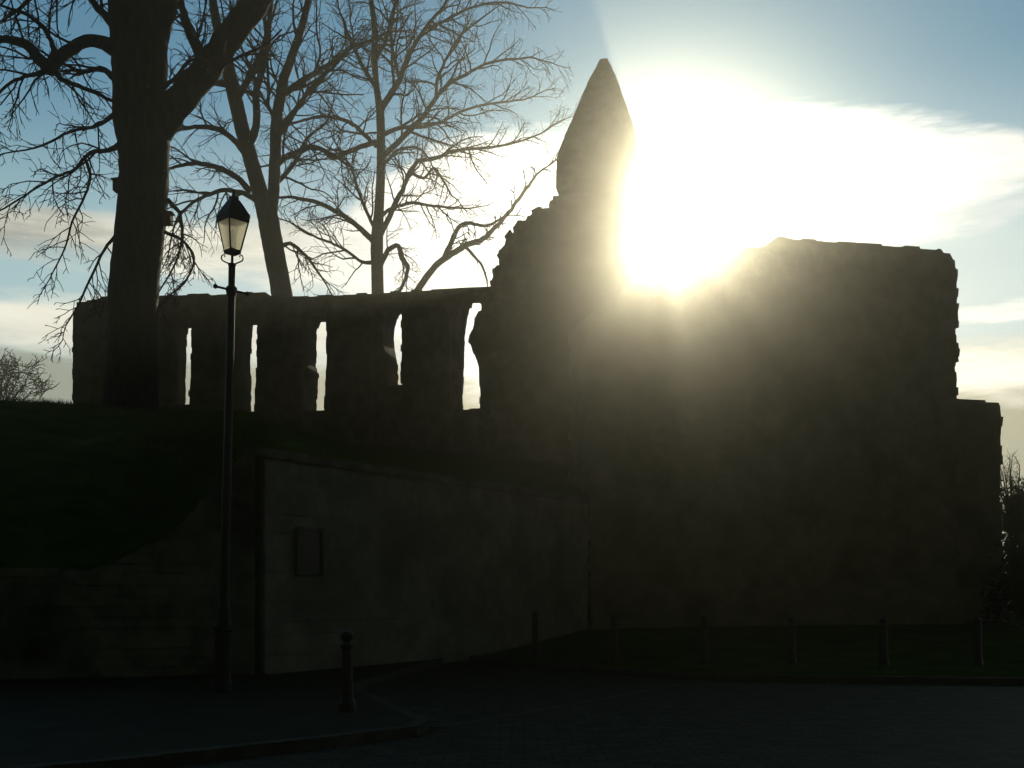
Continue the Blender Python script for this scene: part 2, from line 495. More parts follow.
# pavement on the left with its rounded corner
PV = [(-1.9, 28.2), (-1.44, 25.5), (-2.0, 21.5), (-2.46, 18.4), (-2.42, 17.2), (-2.07, 16.2), (-1.77, 15.3), (-1.30, 13.9), (-0.90, 12.7), (-0.98, 12.25), (-1.30, 12.0), (-2.2, 11.0), (-3.0, 10.3), (-3.9, 9.5), (-6.5, 7.4), (-12, 3.0)]
mb = MB()
poly = PV + [(-30, 3.0), (-30, 18.2), (-14.0, 17.8), (-4.7, 20.2), (-1.9, 28.25)]
mb.v = [(x, y, 0.1) for x, y in poly]; mb.f = [tuple(reversed(range(len(poly))))]
o = mb.build('pavement', M_PAVE); o['kind'] = 'structure'
mb = MB(); kerb_run(mb, list(reversed(PV)), 0.15, -0.05, 0.106, 5, 0.75)
o = mb.build('pavement_kerb', M_KERB); o['kind'] = 'structure'
# flush stone channel crossing the setts
ch = [G3(440, 729), G3(560, 709), G3(640, 694), G3(690, 684.5)]
mb = MB(); kerb_run(mb, [(p.x, p.y) for p in ch], 0.16, -0.05, 0.012, 6, 0.6)
o = mb.build('road_channel', M_KERB); o['kind'] = 'structure'

# ------------------------------------------------------------------ terrace and bank
RU = Plane((-17.3, 43.0), (-0.7, 40.0))          # front face of the window wall
def terrace_h(t, q):
    pass
def build_terrace():
    mb = MB(); rng = random.Random(4)
    fr = [(-34, 16.5, 1.8), (-22, 17.0, 1.85), (-14, 17.6, 1.88), (-9.0, 19.0, 1.95), (-7.0, 19.55, 2.09), (-6.0, 19.85, 2.62), (-5.1, 20.1, 3.8), (-4.35, 20.35, 4.24),
          (-2.15, 23.8, 4.26), (0.0, 27.3, 4.26), (1.2, 29.25, 4.26), (2.3, 31.0, 4.26)]
    bk = [(-52, 46.0, 9.9), (-36, 45.2, 9.6), (-25, 44.4, 9.25), (-17.5, 43.2, 8.75), (-14.2, 42.6, 8.45), (-12.6, 42.3, 8.1), (-11.4, 42.1, 7.85), (-10.0, 41.8, 7.65),
          (-6.8, 41.2, 7.15), (-3.2, 40.6, 6.75), (-1.0, 40.2, 6.5), (1.5, 39.8, 6.3)]
    def samp(L_, t):
        k = t * (len(L_) - 1); i = min(int(k), len(L_) - 2); u = k - i
        return [L_[i][c] * (1 - u) + L_[i + 1][c] * u for c in range(3)]
    n, mr, mx = 110, 34, 14
    for i in range(n + 1):
        t = i / n
        a, b = samp(fr, t), samp(bk, t)
        pw = 1.75 if t < 0.6 else 1.75 - 0.75 * min(1, (t - 0.6) / 0.12)
        mb.v.append((a[0], a[1], -0.3))
        for j in range(mr + 1):
            q = j / mr
            lf = max(0.0, min(1.0, (0.42 - t) / 0.14))
            lf = lf * lf * (3 - 2 * lf)
            z = a[2] + (b[2] - a[2]) * (1 - (1 - q) ** pw)
            zc = a[2] + (b[2] * 0.835 - a[2]) * (1 - (1 - min(1, q / 0.66)) ** 2.0)
            z = z * (1 - lf) + zc * lf
            z += (rng.uniform(-0.025, 0.025) + 0.05 * math.sin(a[0] * 1.3 + q * 9)) * min(1, q * 6)
            mb.v.append((a[0] + (b[0] - a[0]) * q, a[1] + (b[1] - a[1]) * q, z))
        for j in range(1, mx + 1):
            q = j / mx
            bz = mb.v[-1][2] if j == 1 else bz
            mb.v.append((b[0] * (1 + 0.15 * q), b[1] + 26 * q, bz + (4.2 - bz) * min(1, q * 1.6) if q < 1 else -0.5))
    row = mr + mx + 2
    for i in range(n):
        for j in range(row - 1):
            a = i * row + j
            mb.f.append((a, a + row, a + row + 1, a + 1))
    o = mb.build('grass_bank', M_GRASS, smooth=True); o['kind'] = 'structure'
    return mb, n, mr, row
ter_mb, TN, TMR, TROW = build_terrace()

def blades(name, quads, count, seed, hmin, hmax, label):
    rng = random.Random(seed); mb = MB()
    for _ in range(count):
        A, B, C_, D_ = rng.choice(quads)
        u, v = rng.random(), rng.random()
        p = (Vector(A).lerp(Vector(B), u)).lerp(Vector(D_).lerp(Vector(C_), u), v)
        h = rng.uniform(hmin, hmax); a = rng.uniform(0, 6.283); w = rng.uniform(0.006, 0.014)
        dx, dy = math.cos(a) * w, math.sin(a) * w
        lx, ly = rng.uniform(-0.5, 0.5) * h, rng.uniform(-0.5, 0.5) * h
        b = len(mb.v)
        mb.v += [(p.x - dx, p.y - dy, p.z - 0.02), (p.x + dx, p.y + dy, p.z - 0.02), (p.x + lx, p.y + ly, p.z + h)]
        mb.f.append((b, b + 1, b + 2))
    o = mb.build(name, M_BLADE)
    tag(o, label, 'grass', kind='stuff')
def quads_of(mb, test):
    out = []
    for f in mb.f:
        q = [mb.v[i] for i in f]
        if test(q[0]): out.append(q)
    return out
blades('bank_grass', quads_of(ter_mb, lambda p: -24 < p[0] < 2.5 and p[1] < 44.5), 52000, 5, 0.06, 0.2, 'short rough grass covering the bank below the ruined wall')
blades('lawn_grass', quads_of(lawn_mb, lambda p: -2 < p[0] < 15 and p[1] < 33), 16000, 6, 0.03, 0.09, 'mown grass strip between kerb and tower foot')

# ------------------------------------------------------------------ retaining wall along the terrace
mb = MB()
lay(mb, RW, [[(0, -0.1), (RW.len - 0.05, -0.1), (RW.len - 0.05, 4.05), (0, 4.05)]], 0.55, -0.1, 4.05, course=0.30, w=(0.4, 0.95), jit=0.025, edge=0.01, topj=(-0.01, 0.01), seed=11)
rw = empty('retaining_wall', (-4.5, 20.0, 0))
tag(rw, 'pale stone retaining wall below the grass terrace, lamp post in front of its end', 'wall')
def build_at(mb, name, m_, root, smooth=False):
    o = mb.build(name, m_, smooth=smooth); o.parent = root
    o.matrix_parent_inverse = Matrix.Translation(-Vector(root.location))
    return o
build_at(mb, 'masonry', M_PALE, rw)
mb = MB(); rng = random.Random(2)
s = -0.05
while s < RW.len - 0.1:
    e = min(s + rng.uniform(0.8, 1.2), RW.len - 0.06)
    z = 4.06 + rng.uniform(-0.01, 0.015)
    mb.box8([RW.at(s, -0.07, 4.046), RW.at(e - .012, -0.07, 4.046), RW.at(e - .012, 0.6, 4.046), RW.at(s, 0.6, 4.046), RW.at(s, -0.07, z + 0.14), RW.at(e - .012, -0.07, z + 0.14), RW.at(e - .012, 0.6, z + 0.17), RW.at(s, 0.6, z + 0.17)])
    s = e
build_at(mb, 'coping', M_DARKW, rw)

LW = Plane((-34, 16.2), (-4.75, 19.85))
LW2 = Plane((-14.0, 17.45), (-4.62, 19.85))
mb = MB()
lay(mb, LW2, [[(0, -0.1), (LW2.len - 0.02, -0.1), (LW2.len - 0.02, 4.1), (LW2.len - 0.3, 4.05), (LW2.len - 0.5, 3.8), (LW2.len - 1.42, 2.66), (LW2.len - 2.45, 2.1), (LW2.len - 3.3, 1.86), (0, 1.86)]], 0.5, -0.1, 4.1, course=0.2, w=(0.35, 0.8), jit=0.03, edge=0.01, topj=(-0.03, 0.03), seed=12)
lw = empty('low_wall', (-9, 18.5, 0)); tag(lw, 'low dark stone wall at the foot of the grass bank, left of the lamp post', 'wall')
build_at(mb, 'masonry', M_DARKW, lw)
mb = MB(); s = 0.0
while s < LW2.len - 3.6:
    e = min(s + rng.uniform(0.7, 1.1), LW2.len - 3.35)
    z = 1.90 + rng.uniform(-0.01, 0.02)
    mb.box8([LW2.at(s, -0.06, 1.868), LW2.at(e - .012, -0.06, 1.868), LW2.at(e - .012, 0.55, 1.868), LW2.at(s, 0.55, 1.868), LW2.at(s, -0.06, z + 0.1), LW2.at(e - .012, -0.06, z + 0.1), LW2.at(e - .012, 0.55, z + 0.1), LW2.at(s, 0.55, z + 0.1)])
    s = e
build_at(mb, 'coping', M_DARKW, lw)

# plaque on the retaining wall
def build_plaque():
    (s0, z0), (s1, z1) = RW.hit(296, 573), RW.hit(318, 531)
    z1 = z0 + (z1 - z0)
    root = empty('wall_plaque', RW.at((s0 + s1) / 2, -0.04, (z0 + z1) / 2))
    tag(root, 'small dark upright plaque fixed to the pale retaining wall', 'plaque')
    def bx(a, b, c, d, t0, t1, name, m_):
        q = MB(); q.box8([RW.at(a, t0, c), RW.at(b, t0, c), RW.at(b, t1, c), RW.at(a, t1, c), RW.at(a, t0, d), RW.at(b, t0, d), RW.at(b, t1, d), RW.at(a, t1, d)])
        return q
    build_at(bx(s0, s1, z0, z1, -0.07, -0.02, '', None), 'panel', M_IRON, root)
    q = MB()
    for a, b, c, d in ((s0 - .05, s0, z0 - .05, z1 + .05), (s1, s1 + .05, z0 - .05, z1 + .05), (s0, s1, z1, z1 + .05), (s0, s1, z0 - .05, z0)):
        q.box8([RW.at(a, -0.095, c), RW.at(b, -0.095, c), RW.at(b, -0.015, c), RW.at(a, -0.015, c), RW.at(a, -0.095, d), RW.at(b, -0.095, d), RW.at(b, -0.015, d), RW.at(a, -0.015, d)])
    build_at(q, 'frame', M_DARKW, root)
build_plaque()

# ------------------------------------------------------------------ ruined wall with tall windows
RT = 1.5
def row(px_l, px_r, y, k):   # k: 0 at sill, 1 at head
    sl_, zb = RU.hit(px_l, y, RT)
    sr_, zf = RU.hit(px_r, y, 0.0)
    return sl_, sr_, zf * (1 - k) + zb * k
def hole(rows):
    y1, y0 = rows[-1][0], rows[0][0]
    A, B = [], []
    for y, l, r in rows:
        k = (y1 - y) / (y1 - y0)
        s0, s1, z = row(l, r, y, k)
        A.append((s0, z)); B.append((s1, z))
    return A + B[::-1]
holes = [
    hole([(331, 188.0, 190.4), (335, 187, 191.2), (345, 186.4, 191.2), (370, 185.8, 190.4), (405, 184.6, 188.6)]),
    hole([(324, 253.5, 256.0), (331, 252, 256.4), (350, 251, 256.4), (366, 250, 256), (372, 251.5, 256), (395, 251, 255), (412, 251, 254.4)]),
    hole([(319, 322.5, 326), (325, 319, 326), (333, 316.3, 326), (366, 316.3, 326), (370, 318.5, 325.8), (390, 317, 325), (411, 317, 324)]),
    hole([(315, 398.5, 400.8), (321, 395.5, 401), (332, 393, 401), (342, 394.2, 401), (352, 396.7, 401), (360, 398, 401), (382, 398.6, 400.4)]),
    hole([(304, 473, 476), (309, 471, 480), (313, 469, 481), (319, 467.5, 481), (323, 465.5, 475), (332, 465, 474), (338, 464.5, 471.5), (344, 464.3, 467.5), (347, 464.5, 467.5), (353, 464.5, 471.5), (362, 464, 476), (372, 463.5, 479), (385, 463.2, 480), (410, 462.8, 479.5)]),
]
top_px = [(72.5, 322), (73.5, 308), (77, 303), (92, 302), (104, 297), (118, 300), (140, 297), (160, 295), (185, 294.5), (192, 292.5), (214, 293), (222, 296), (260, 294.5), (300, 294), (340, 292.5), (380, 290.5), (420, 288), (455, 285.5), (496, 283)]
ol = [RU.hit(x, y) for x, y in top_px]
ol = [(ol[0][0], 5.5)] + ol + [(ol[-1][0], 5.5)]
mb = MB()
lay(mb, RU, [ol] + holes, RT, 5.5, max(z for s, z in ol), course=0.20, w=(0.28, 0.6), jit=0.035, edge=0.028, topj=(-0.07, 0.03), seed=21)
ru = empty('ruined_wall', (-9, 41.6, 5.5))
tag(ru, 'long roofless ruined stone wall pierced by five tall narrow windows', 'ruin')
build_at(mb, 'masonry', M_STONE, ru)
# sills and shallow buttress strips between the windows
for rows_l, rows_r, y in ((184.6, 190, 405), (251, 256, 412), (317, 325.5, 411), (463, 480, 410)):
    q = MB()
    s0, z = RU.hit(rows_l, y, RT); s1, z = RU.hit(rows_r, y, 0)
    q.box8([RU.at(a, b, c) for c in (z - 0.22, z + 0.012) for a, b in ((s0 - .15, -0.10), (s1 + .15, -0.10), (s1 + .15, 0.2), (s0 - .15, 0.2))])
    build_at(q, 'window_sill', M_STONE, ru)
for x0, x1, y1 in ((160, 178, 318), (222, 240, 316), (288, 305, 312), (356, 374, 310), (432, 452, 307)):
    q = MB()
    s0, z = RU.hit(x0, y1); s1, _ = RU.hit(x1, y1)
    P2 = Plane(RU.at(0, -0.38, 0)[:2], RU.at(10, -0.38, 0)[:2])
    lay(q, P2, [[(s0, 5.6), (s1, 5.6), (s1, z - 0.3), ((s0 + s1) / 2, z), (s0, z - 0.3)]], 0.36, 5.6, z, course=0.26, w=(0.3, 0.6), jit=0.03, edge=0.02, seed=int(x0))
    build_at(q, 'buttress', M_STONE, ru)

# ------------------------------------------------------------------ broken gable carrying the pinnacle
GP = Plane(RU.at(-0.2, -0.22, 0)[:2], RU.at(20, -0.22, 0)[:2])
gpx = [(491, 470), (491, 292), (493, 283), (494.5, 268), (498, 262), (499, 252), (503, 246), (505, 238), (511, 234), (513, 228), (519, 224), (525, 219), (533, 214.5), (536, 210), (545, 205), (549, 200), (553, 195), (638, 195), (638, 210), (641, 216), (640, 226), (636, 230), (637, 240), (642, 246), (641, 256), (637, 262), (640, 272), (644, 283), (660, 286), (700, 300), (700, 470)]  # right edge notched as well to break the sunlight into shafts
_r = random.Random(77)
_j = [gpx[0]]
for _a, _b in zip(gpx, gpx[1:]):
    _n = 5 if 190 < _b[1] < 300 and _b[0] < 556 and _a[1] < 300 else 1
    for _i in range(1, _n + 1):
        _u = _i / _n
        _k = 2.9 if _n > 1 else 0.0
        _j.append((_a[0] + (_b[0] - _a[0]) * _u + _r.uniform(-_k, _k), _a[1] + (_b[1] - _a[1]) * _u + _r.uniform(-_k, _k)))
gpx = _j
gpl = [GP.hit(x, y) for x, y in gpx]
gpl[0] = (gpl[0][0], 0.2); gpl[-1] = (gpl[-1][0], 0.2)
mb = MB()
lay(mb, GP, [gpl], 2.3, 0.2, max(z for s, z in gpl), course=0.16, w=(0.14, 0.6), jit=0.022, edge=0.05, topj=(-0.09, 0.07), seed=31, cham=0.004)
ga_ = empty('ruined_gable', (1.5, 39.6, 0.2))
tag(ga_, 'broken stone gable beside the sun, topped by a tapering stone pinnacle', 'ruin')
build_at(mb, 'masonry', M_STONE, ga_)
CP = Plane((-1.15, 45.2), (1.6, 45.2))  # unseen wall added behind the gable to block sun through the last window
mb = MB()
lay(mb, CP, [[(0, 3.5), (2.7, 3.5), (2.7, 13.2), (1.4, 13.8), (0.05, 13.9)]], 0.8, 3.5, 13.9, course=0.26, w=(0.25, 0.7), jit=0.03, edge=0.04, seed=37)
build_at(mb, 'sun_blocker_wall', M_STONE, ga_)
def build_pinnacle():
    prof = [(198, 559.7, 636.5), (166, 560.2, 636.5), (160, 562.6, 636.5), (140, 570.9, 635.5), (110, 581.2, 625.4), (95, 586.2, 620.6), (80, 592.2, 615.4), (70, 596.3, 611.6), (61, 600.4, 607.8)]
    rng = random.Random(3)
    mb = MB(); rings = []
    D0 = None
    ys = [198]
    while ys[-1] > 61: ys.append(max(61, ys[-1] - 7.2))
    for y in ys:
        for i in range(len(prof) - 1):
            if prof[i][0] >= y >= prof[i + 1][0]:
                u = (prof[i][0] - y) / (prof[i][0] - prof[i + 1][0])
                l = prof[i][1] * (1 - u) + prof[i + 1][1] * u; r = prof[i][2] * (1 - u) + prof[i + 1][2] * u
                break
        s0, z = GP.hit(l, y, 1.1); s1, _ = GP.hit(r, y, 1.1)
        rings.append((s0, s1, z))
    def ring(s0, s1, z, k):
        c, h = (s0 + s1) / 2, (s1 - s0) / 2
        dep = min(h, 1.25) * 1.0
        cut = 0.2
        pts = [(-1, -1 + cut), (-1 + cut, -1), (1 - cut, -1), (1, -1 + cut), (1, 1 - cut), (1 - cut, 1), (-1 + cut, 1), (-1, 1 - cut)]
        return [GP.at(c + a * h * k + rng.uniform(-.016, .016), 1.1 + b * dep * k + rng.uniform(-.012, .012), z) for a, b in pts]
    b0 = 0; n = 8; alls = []
    for i, (s0, s1, z) in enumerate(rings):
        if i: alls.append(ring(s0, s1, z - 0.012, 1.0)); 
        alls.append(ring(s0, s1, z + 0.012, 1.0))
    mb.v = [p for r in alls for p in r]
    for i in range(len(alls) - 1):
        for k in range(n):
            a, b = i * n + k, i * n + (k + 1) % n
            mb.f.append((a, b, b + n, a + n))
    mb.f.append(tuple(reversed(range(n)))); mb.f.append(tuple((len(alls) - 1) * n + k for k in range(n)))
    build_at(mb, 'pinnacle', M_STONE, ga_)
build_pinnacle()

# ------------------------------------------------------------------ the great block on the right
tpx = [(590, 640), (590, 318), (597, 312), (601, 304), (612, 300), (622, 293), (640, 281), (646, 270), (651, 269), (652, 287), (659, 288), (661, 271), (667, 272), (668, 290), (677, 289), (679, 274), (686, 273), (687, 285), (694, 282), (695, 266), (703, 270), (704, 281), (710, 277), (711, 261), (719, 258), (720, 267), (726, 263), (727, 250), (734, 249), (735, 254), (741, 252), (742, 247), (748, 246), (776, 245), (780, 239), (803, 238.6), (806, 240), (840, 241.6), (880, 244.4), (915, 247), (934, 249), (945, 251.5), (950, 255), (955, 258), (957, 262), (957, 640)]  # teeth along the low left edge added to split the sunlight into shafts
tpl = [TP.hit(x, y) for x, y in tpx]
tpl[0] = (tpl[0][0], 0.0); tpl[-1] = (tpl[-1][0], 0.0)
mb = MB()
lay(mb, TP, [tpl], 2.2, 0.0, max(z for s, z in tpl), course=0.2, w=(0.16, 0.65), jit=0.022, edge=0.075, topj=(-0.05, 0.02), seed=41, cham=0.005)
tw = empty('ruined_tower', (7.5, 32, 0))
tag(tw, 'massive square ruined stone tower with a level top, right of the sun', 'ruin')
build_at(mb, 'masonry', M_TOWER, tw)
# one stone standing out of the corner near the top
q = MB(); s, z = TP.hit(957, 272)
q.box8([TP.at(a, b, c) for c in (z - .12, z + .12) for a, b in ((s - .2, .1), (s + .10, .1), (s + .10, .5), (s - .2, .5))])
build_at(q, 'projecting_stone', M_TOWER, tw)
# plinth
q = MB(); P2 = Plane(TP.at(0, -0.22, 0)[:2], TP.at(10, -0.22, 0)[:2])
s1 = tpl[-1][0]
lay(q, P2, [[(-0.0, 0), (s1 + .1, 0), (s1 + .1, 1.7), (0.0, 1.7)]], 0.2, 0, 1.7, course=0.3, w=(0.4, 0.9), jit=0.03, edge=0.02, seed=43)
build_at(q, 'plinth', M_TOWER, tw)

AP = Plane(TP.at(TP.hit(957, 400)[0] + 0.05, 0.5, 0)[:2], TP.at(30, 0.5, 0)[:2])
apx = [(940, 640), (940, 400), (957, 400.5), (985, 401), (996, 401.5), (998.5, 405), (1001, 412), (1000.5, 430), (1001, 470), (1003, 640)]
apl = [AP.hit(x, y) for x, y in apx]
apl = [(max(a, 0.0), z) for a, z in apl]
apl[0] = (apl[0][0], 0.0); apl[-1] = (apl[-1][0], 0.0)
mb = MB()
lay(mb, AP, [apl], 3.0, 0.0, max(z for s, z in apl), course=0.25, w=(0.3, 0.7), jit=0.05, edge=0.06, topj=(-0.05, 0.05), seed=51)
an = empty('wall_stub', AP.at(0.6, 1.5, 0)); tag(an, 'lower broken wall stub attached to the right side of the tower', 'ruin')
build_at(mb, 'masonry', M_TOWER, an)

# ------------------------------------------------------------------ bare trees
def wander_branch(mb, p, d, length, r0, r1, rng, trop, sides, wig=0.17):
    n = max(4, int(length / 0.28))
    n = min(n, 9)
    st = length / n
    pts, rad = [Vector(p)], [r0]
    d = Vector(d).normalized()
    for i in range(n):
        d = d + Vector((rng.gauss(0, wig), rng.gauss(0, wig), rng.gauss(0, wig))) + Vector((0, 0, trop))
        d.normalize()
        if pts[-1].z + d.z * st > 29.2: d.z = -0.15 * abs(d.z)
        pts.append(pts[-1] + d * st)
        rad.append(r0 + (r1 - r0) * (i + 1) / n)
    mb.tube(pts, rad, sides, cap=False)
    return pts, rad

def side_dir(t, rng, a0=30, a1=62, flat=0.75):
    t = t.normalized()
    q = Vector((rng.gauss(0, 1), rng.gauss(0, flat), rng.gauss(0, 1)))
    q = q - t * q.dot(t)
    if q.length < 1e-3: q = Vector((0, 0, 1))
    q.normalize()
    a = R(rng.uniform(a0, a1))
    return t * math.cos(a) + q * math.sin(a)

def twiggy(mb, pts, rad, length, level, rng, spacing, trop, tmin, start=0.12, dens=1.0):
    """clothe a branch polyline in smaller branches, recursively"""
    seg = [(pts[i + 1] - pts[i]).length for i in range(len(pts) - 1)]
    tot = sum(seg)
    s = tot * start + rng.uniform(0, spacing)
    while s < tot:
        a = s
        for i, l in enumerate(seg):
            if a <= l: break
            a -= l
        u = a / max(l, 1e-6)
        p = pts[i].lerp(pts[i + 1], u); t = pts[i + 1] - pts[i]
        r = rad[i] * (1 - u) + rad[i + 1] * u
        k = 1 - 0.5 * s / tot
        ln = length * k * rng.uniform(0.55, 1.2)
        rr = max(tmin, min(r * 0.62, (0.011 + ln * 0.0165) if level == 3 else (0.009 + ln * 0.014)))
        bp, br = wander_branch(mb, p, side_dir(t, rng), ln, rr, max(tmin * 0.7, rr * 0.35), rng, trop, 4 if rr > 0.02 else 3)
        if level > 1:
            twiggy(mb, bp, br, ln * 0.66, level - 1, rng, spacing * (0.95 if level == 3 else 1.25), trop, tmin, 0.15)
        s += spacing * rng.uniform(0.6, 1.4) / dens

def smooth_poly(P_, n=4):
    """Catmull-Rom through the traced joints"""
    out = []
    for i in range(len(P_) - 1):
        p0, p1, p2, p3 = P_[max(i - 1, 0)], P_[i], P_[i + 1], P_[min(i + 2, len(P_) - 1)]
        for k in range(n):
            t = k / n
            out.append(tuple(0.5 * ((2 * b) + (c - a) * t + (2 * a - 5 * b + 4 * c - d) * t * t + (3 * b - a - 3 * c + d) * t ** 3) for a, b, c, d in zip(p0, p1, p2, p3)))
    out.append(P_[-1])
    return out

def limb(root, depth, pts, twl, lev, sp, trop, seed, tmin=0.012, start=0.12, sides=8, bmat=M_BARK, dens=1.0, lump=0.04):
    """pts: (px, py, width px, depth offset m) traced joints; its own world distance per joint"""
    rng = random.Random(seed)
    while len(pts) > 2 and P3(pts[-1][0], pts[-1][1], depth + pts[-1][3]).z > 28.9:
        pts = pts[:-1]
    P_ = smooth_poly(pts)
    w = []; rad = []
    for (x, y, wd, dz) in P_:
        d = depth + dz
        w.append(P3(x, y, d)); rad.append(max(0.012, wd * 0.5 * d / F))
    for i in range(1, len(w) - 1):
        w[i] = w[i] + Vector((rng.gauss(0, 1), rng.gauss(0, 1), rng.gauss(0, 1))) * rad[i] * (0.16 if rad[i] < 0.12 else 0.05)
    mb = MB(); mb.tube(w, rad, sides, lump=lump, rng=rng)
    o = build_at(mb, 'limb', bmat, root, smooth=True)
    if lev:
        twl *= 1.6; sp *= 0.54
        tb = MB()
        twiggy(tb, w, rad, twl, lev, rng, sp, trop, tmin, start, dens)
        # terminal spray
        bp, br = wander_branch(tb, w[-1], w[-1] - w[-2], twl * 0.7, rad[-1], tmin, rng, trop, 4)
        twiggy(tb, bp, br, twl * 0.5, max(1, lev - 1), rng, sp * 0.6, trop, tmin, 0.1)
        t_ = tb.build('twigs', M_TWIG, smooth=True); t_.parent = o
    return o

def trunk(root, depth, pts, seed, sides=20, lump=0.025):
    rng = random.Random(seed)
    while P3(pts[-1][0], pts[-1][1], depth + pts[-1][3]).z > 28.9:
        pts = pts[:-1]
    P_ = smooth_poly(pts, 5)
    w = [P3(x, y, depth + dz) for x, y, wd, dz in P_]; rad = [wd * 0.5 * (depth + dz) / F for x, y, wd, dz in P_]
    mb = MB(); mb.tube(w, rad, sides, lump=lump, rng=rng)
    return build_at(mb, 'trunk', M_BARK, root, smooth=True)

def tree_one():
    D = 33.0
    root = empty('bare_tree', P3(131, 420, D))
    tag(root, 'huge bare tree with thick trunk standing on the bank in front of the ruined wall', 'tree')
    trunk(root, D, [(128, 440, 66, 0), (130, 415, 57, 0), (131, 380, 52, 0), (131.5, 330, 49, 0), (134, 285, 48.5, 0), (139, 240, 48, 0), (142.5, 200, 48, 0), (144, 170, 48, 0), (143.5, 145, 50, 0), (141, 122, 53, 0), (139.5, 95, 52, 0), (139.5, 60, 54, 0), (138, 35, 55, 0), (131, 8, 44, 0.1), (126, -20, 38, 0.2), (122, -70, 34, 0.4), (118, -130, 28, 0.7), (126, -200, 20, 1.0)], 1)
    limb(root, D, [(152, 60, 20, 0.2), (157, 30, 27, 0.1), (164, 0, 28, -0.1), (172, -40, 26, -0.4), (186, -100, 20, -0.8), (190, -160, 12, -1.0)], 3.0, 3, 1.1, 0.03, 21, start=0.5)
    limb(root, D, [(150, 138, 34, 0), (168, 116, 31, 0), (184, 95, 29, -0.1), (203, 72, 28, -0.2), (224, 44, 27, -0.4), (244, 18, 26, -0.6), (264, -10, 24, -0.8), (290, -60, 18, -1.2), (300, -120, 11, -1.6)], 2.6, 3, 1.3, 0.02, 22, start=0.12, sides=16, lump=0.02)
    # long left arm with its elbow
    limb(root, D, [(120, 52, 18, -0.2), (103, 43, 13.5, -0.6), (86, 41, 12.5, -0.9), (70, 50, 12.5, -1.2), (56, 60, 13, -1.5), (50, 68, 14, -1.6), (40, 60, 11.5, -1.8), (28, 46, 10, -2.0), (12, 40, 8, -2.2), (-10, 36, 7, -2.5), (-40, 20, 5, -2.8)], 1.7, 3, 0.75, -0.03, 23, start=0.2)
    limb(root, D, [(51, 68, 8, -1.6), (60, 78, 5.5, -1.7), (78, 86, 4.5, -1.7), (96, 93, 4, -1.6), (116, 103, 3.5, -1.2)], 1.2, 3, 0.55, -0.06, 24)
    limb(root, D, [(53, 62, 7, -1.6), (52, 45, 5, -1.9), (44, 28, 4.5, -2.2), (28, 15, 4, -2.6), (8, 8, 3, -3)], 1.3, 3, 0.55, 0.0, 25)
    limb(root, D, [(50, 68, 7, -1.5), (36, 74, 4.5, -1.2), (20, 78, 3.5, -1.0), (2, 90, 3, -0.8), (-12, 110, 2.5, -0.6)], 1.3, 3, 0.55, -0.08, 26)
    # drooping side branches
    limb(root, D, [(120, 146, 7, -0.3), (108, 150, 4.5, -0.6), (92, 152, 4, -0.9), (84, 158, 3.5, -1.1), (74, 170, 3, -1.3), (58, 176, 2.8, -1.5), (40, 186, 2.2, -1.8), (10, 205, 1.8, -2.1), (-8, 214, 1.5, -2.3)], 1.3, 3, 0.5, -0.07, 27)
    limb(root, D, [(84, 156, 3.5, -1.0), (90, 175, 3, -1.1), (85, 195, 2.5, -1.2), (72, 222, 2.2, -1.3), (66, 245, 1.8, -1.4), (54, 270, 1.5, -1.5)], 1.0, 2, 0.4, -0.10, 28)
    limb(root, D, [(118, 112, 6, -0.4), (104, 122, 4, -0.8), (88, 128, 3.2, -1.1), (70, 132, 2.8, -1.4), (46, 144, 2.2, -1.8), (26, 150, 1.7, -2.1)], 1.2, 3, 0.5, -0.06, 29)
    limb(root, D, [(117, 235, 4, -0.3), (104, 250, 3, -0.6), (92, 275, 2.5, -0.9), (78, 305, 2, -1.1), (66, 325, 1.5, -1.3)], 0.9, 3, 0.45, -0.10, 30)
    limb(root, D, [(114, 78, 7, -0.2), (100, 68, 5, -0.7), (84, 72, 4, -1.0), (68, 66, 3, -1.2)], 1.2, 3, 0.5, 0.0, 31)
    limb(root, D, [(116, 28, 10, 0.2), (98, 8, 7, 0.6), (84, -10, 6, 1.0), (60, -30, 5, 1.4)], 1.9, 3, 0.7, -0.02, 32)
    limb(root, D, [(118, -60, 11, 0.2), (92, -50, 8, 0.0), (66, -34, 7, -0.3), (40, -10, 5, -0.8), (20, 8, 3.5, -1.2), (0, 22, 2.5, -1.5)], 2.0, 3, 0.6, -0.06, 33)
    # right side sprays
    limb(root, D, [(164, 105, 6, 0.3), (178, 97, 4.5, 0.6), (190, 83, 4, 0.8), (196, 60, 3.2, 1.0), (198, 35, 2.6, 1.2)], 1.2, 3, 0.5, 0.02, 34)
    limb(root, D, [(164, 88, 5, -0.3), (176, 78, 4, -0.7), (188, 62, 3.3, -1.0), (200, 58, 2.5, -1.2)], 1.0, 3, 0.45, 0.0, 35)
    limb(root, D, [(205, 70, 10, 0.0), (196, 48, 9, 0.3), (186, 24, 8, 0.5), (180, 0, 7, 0.7), (172, -30, 6, 0.9)], 1.4, 3, 0.6, 0.02, 36)
    limb(root, D, [(165, 232, 4, -0.2), (182, 240, 3, -0.5), (194, 258, 2.5, -0.7), (186, 280, 2, -0.8), (166, 298, 1.5, -0.9)], 0.8, 3, 0.42, -0.09, 37)
    limb(root, D, [(168, 200, 5, -0.2), (180, 214, 3.5, -0.5), (182, 236, 2.8, -0.8), (176, 262, 2.0, -1.0), (160, 290, 1.5, -1.1)], 0.8, 3, 0.42, -0.09, 38)
tree_one()

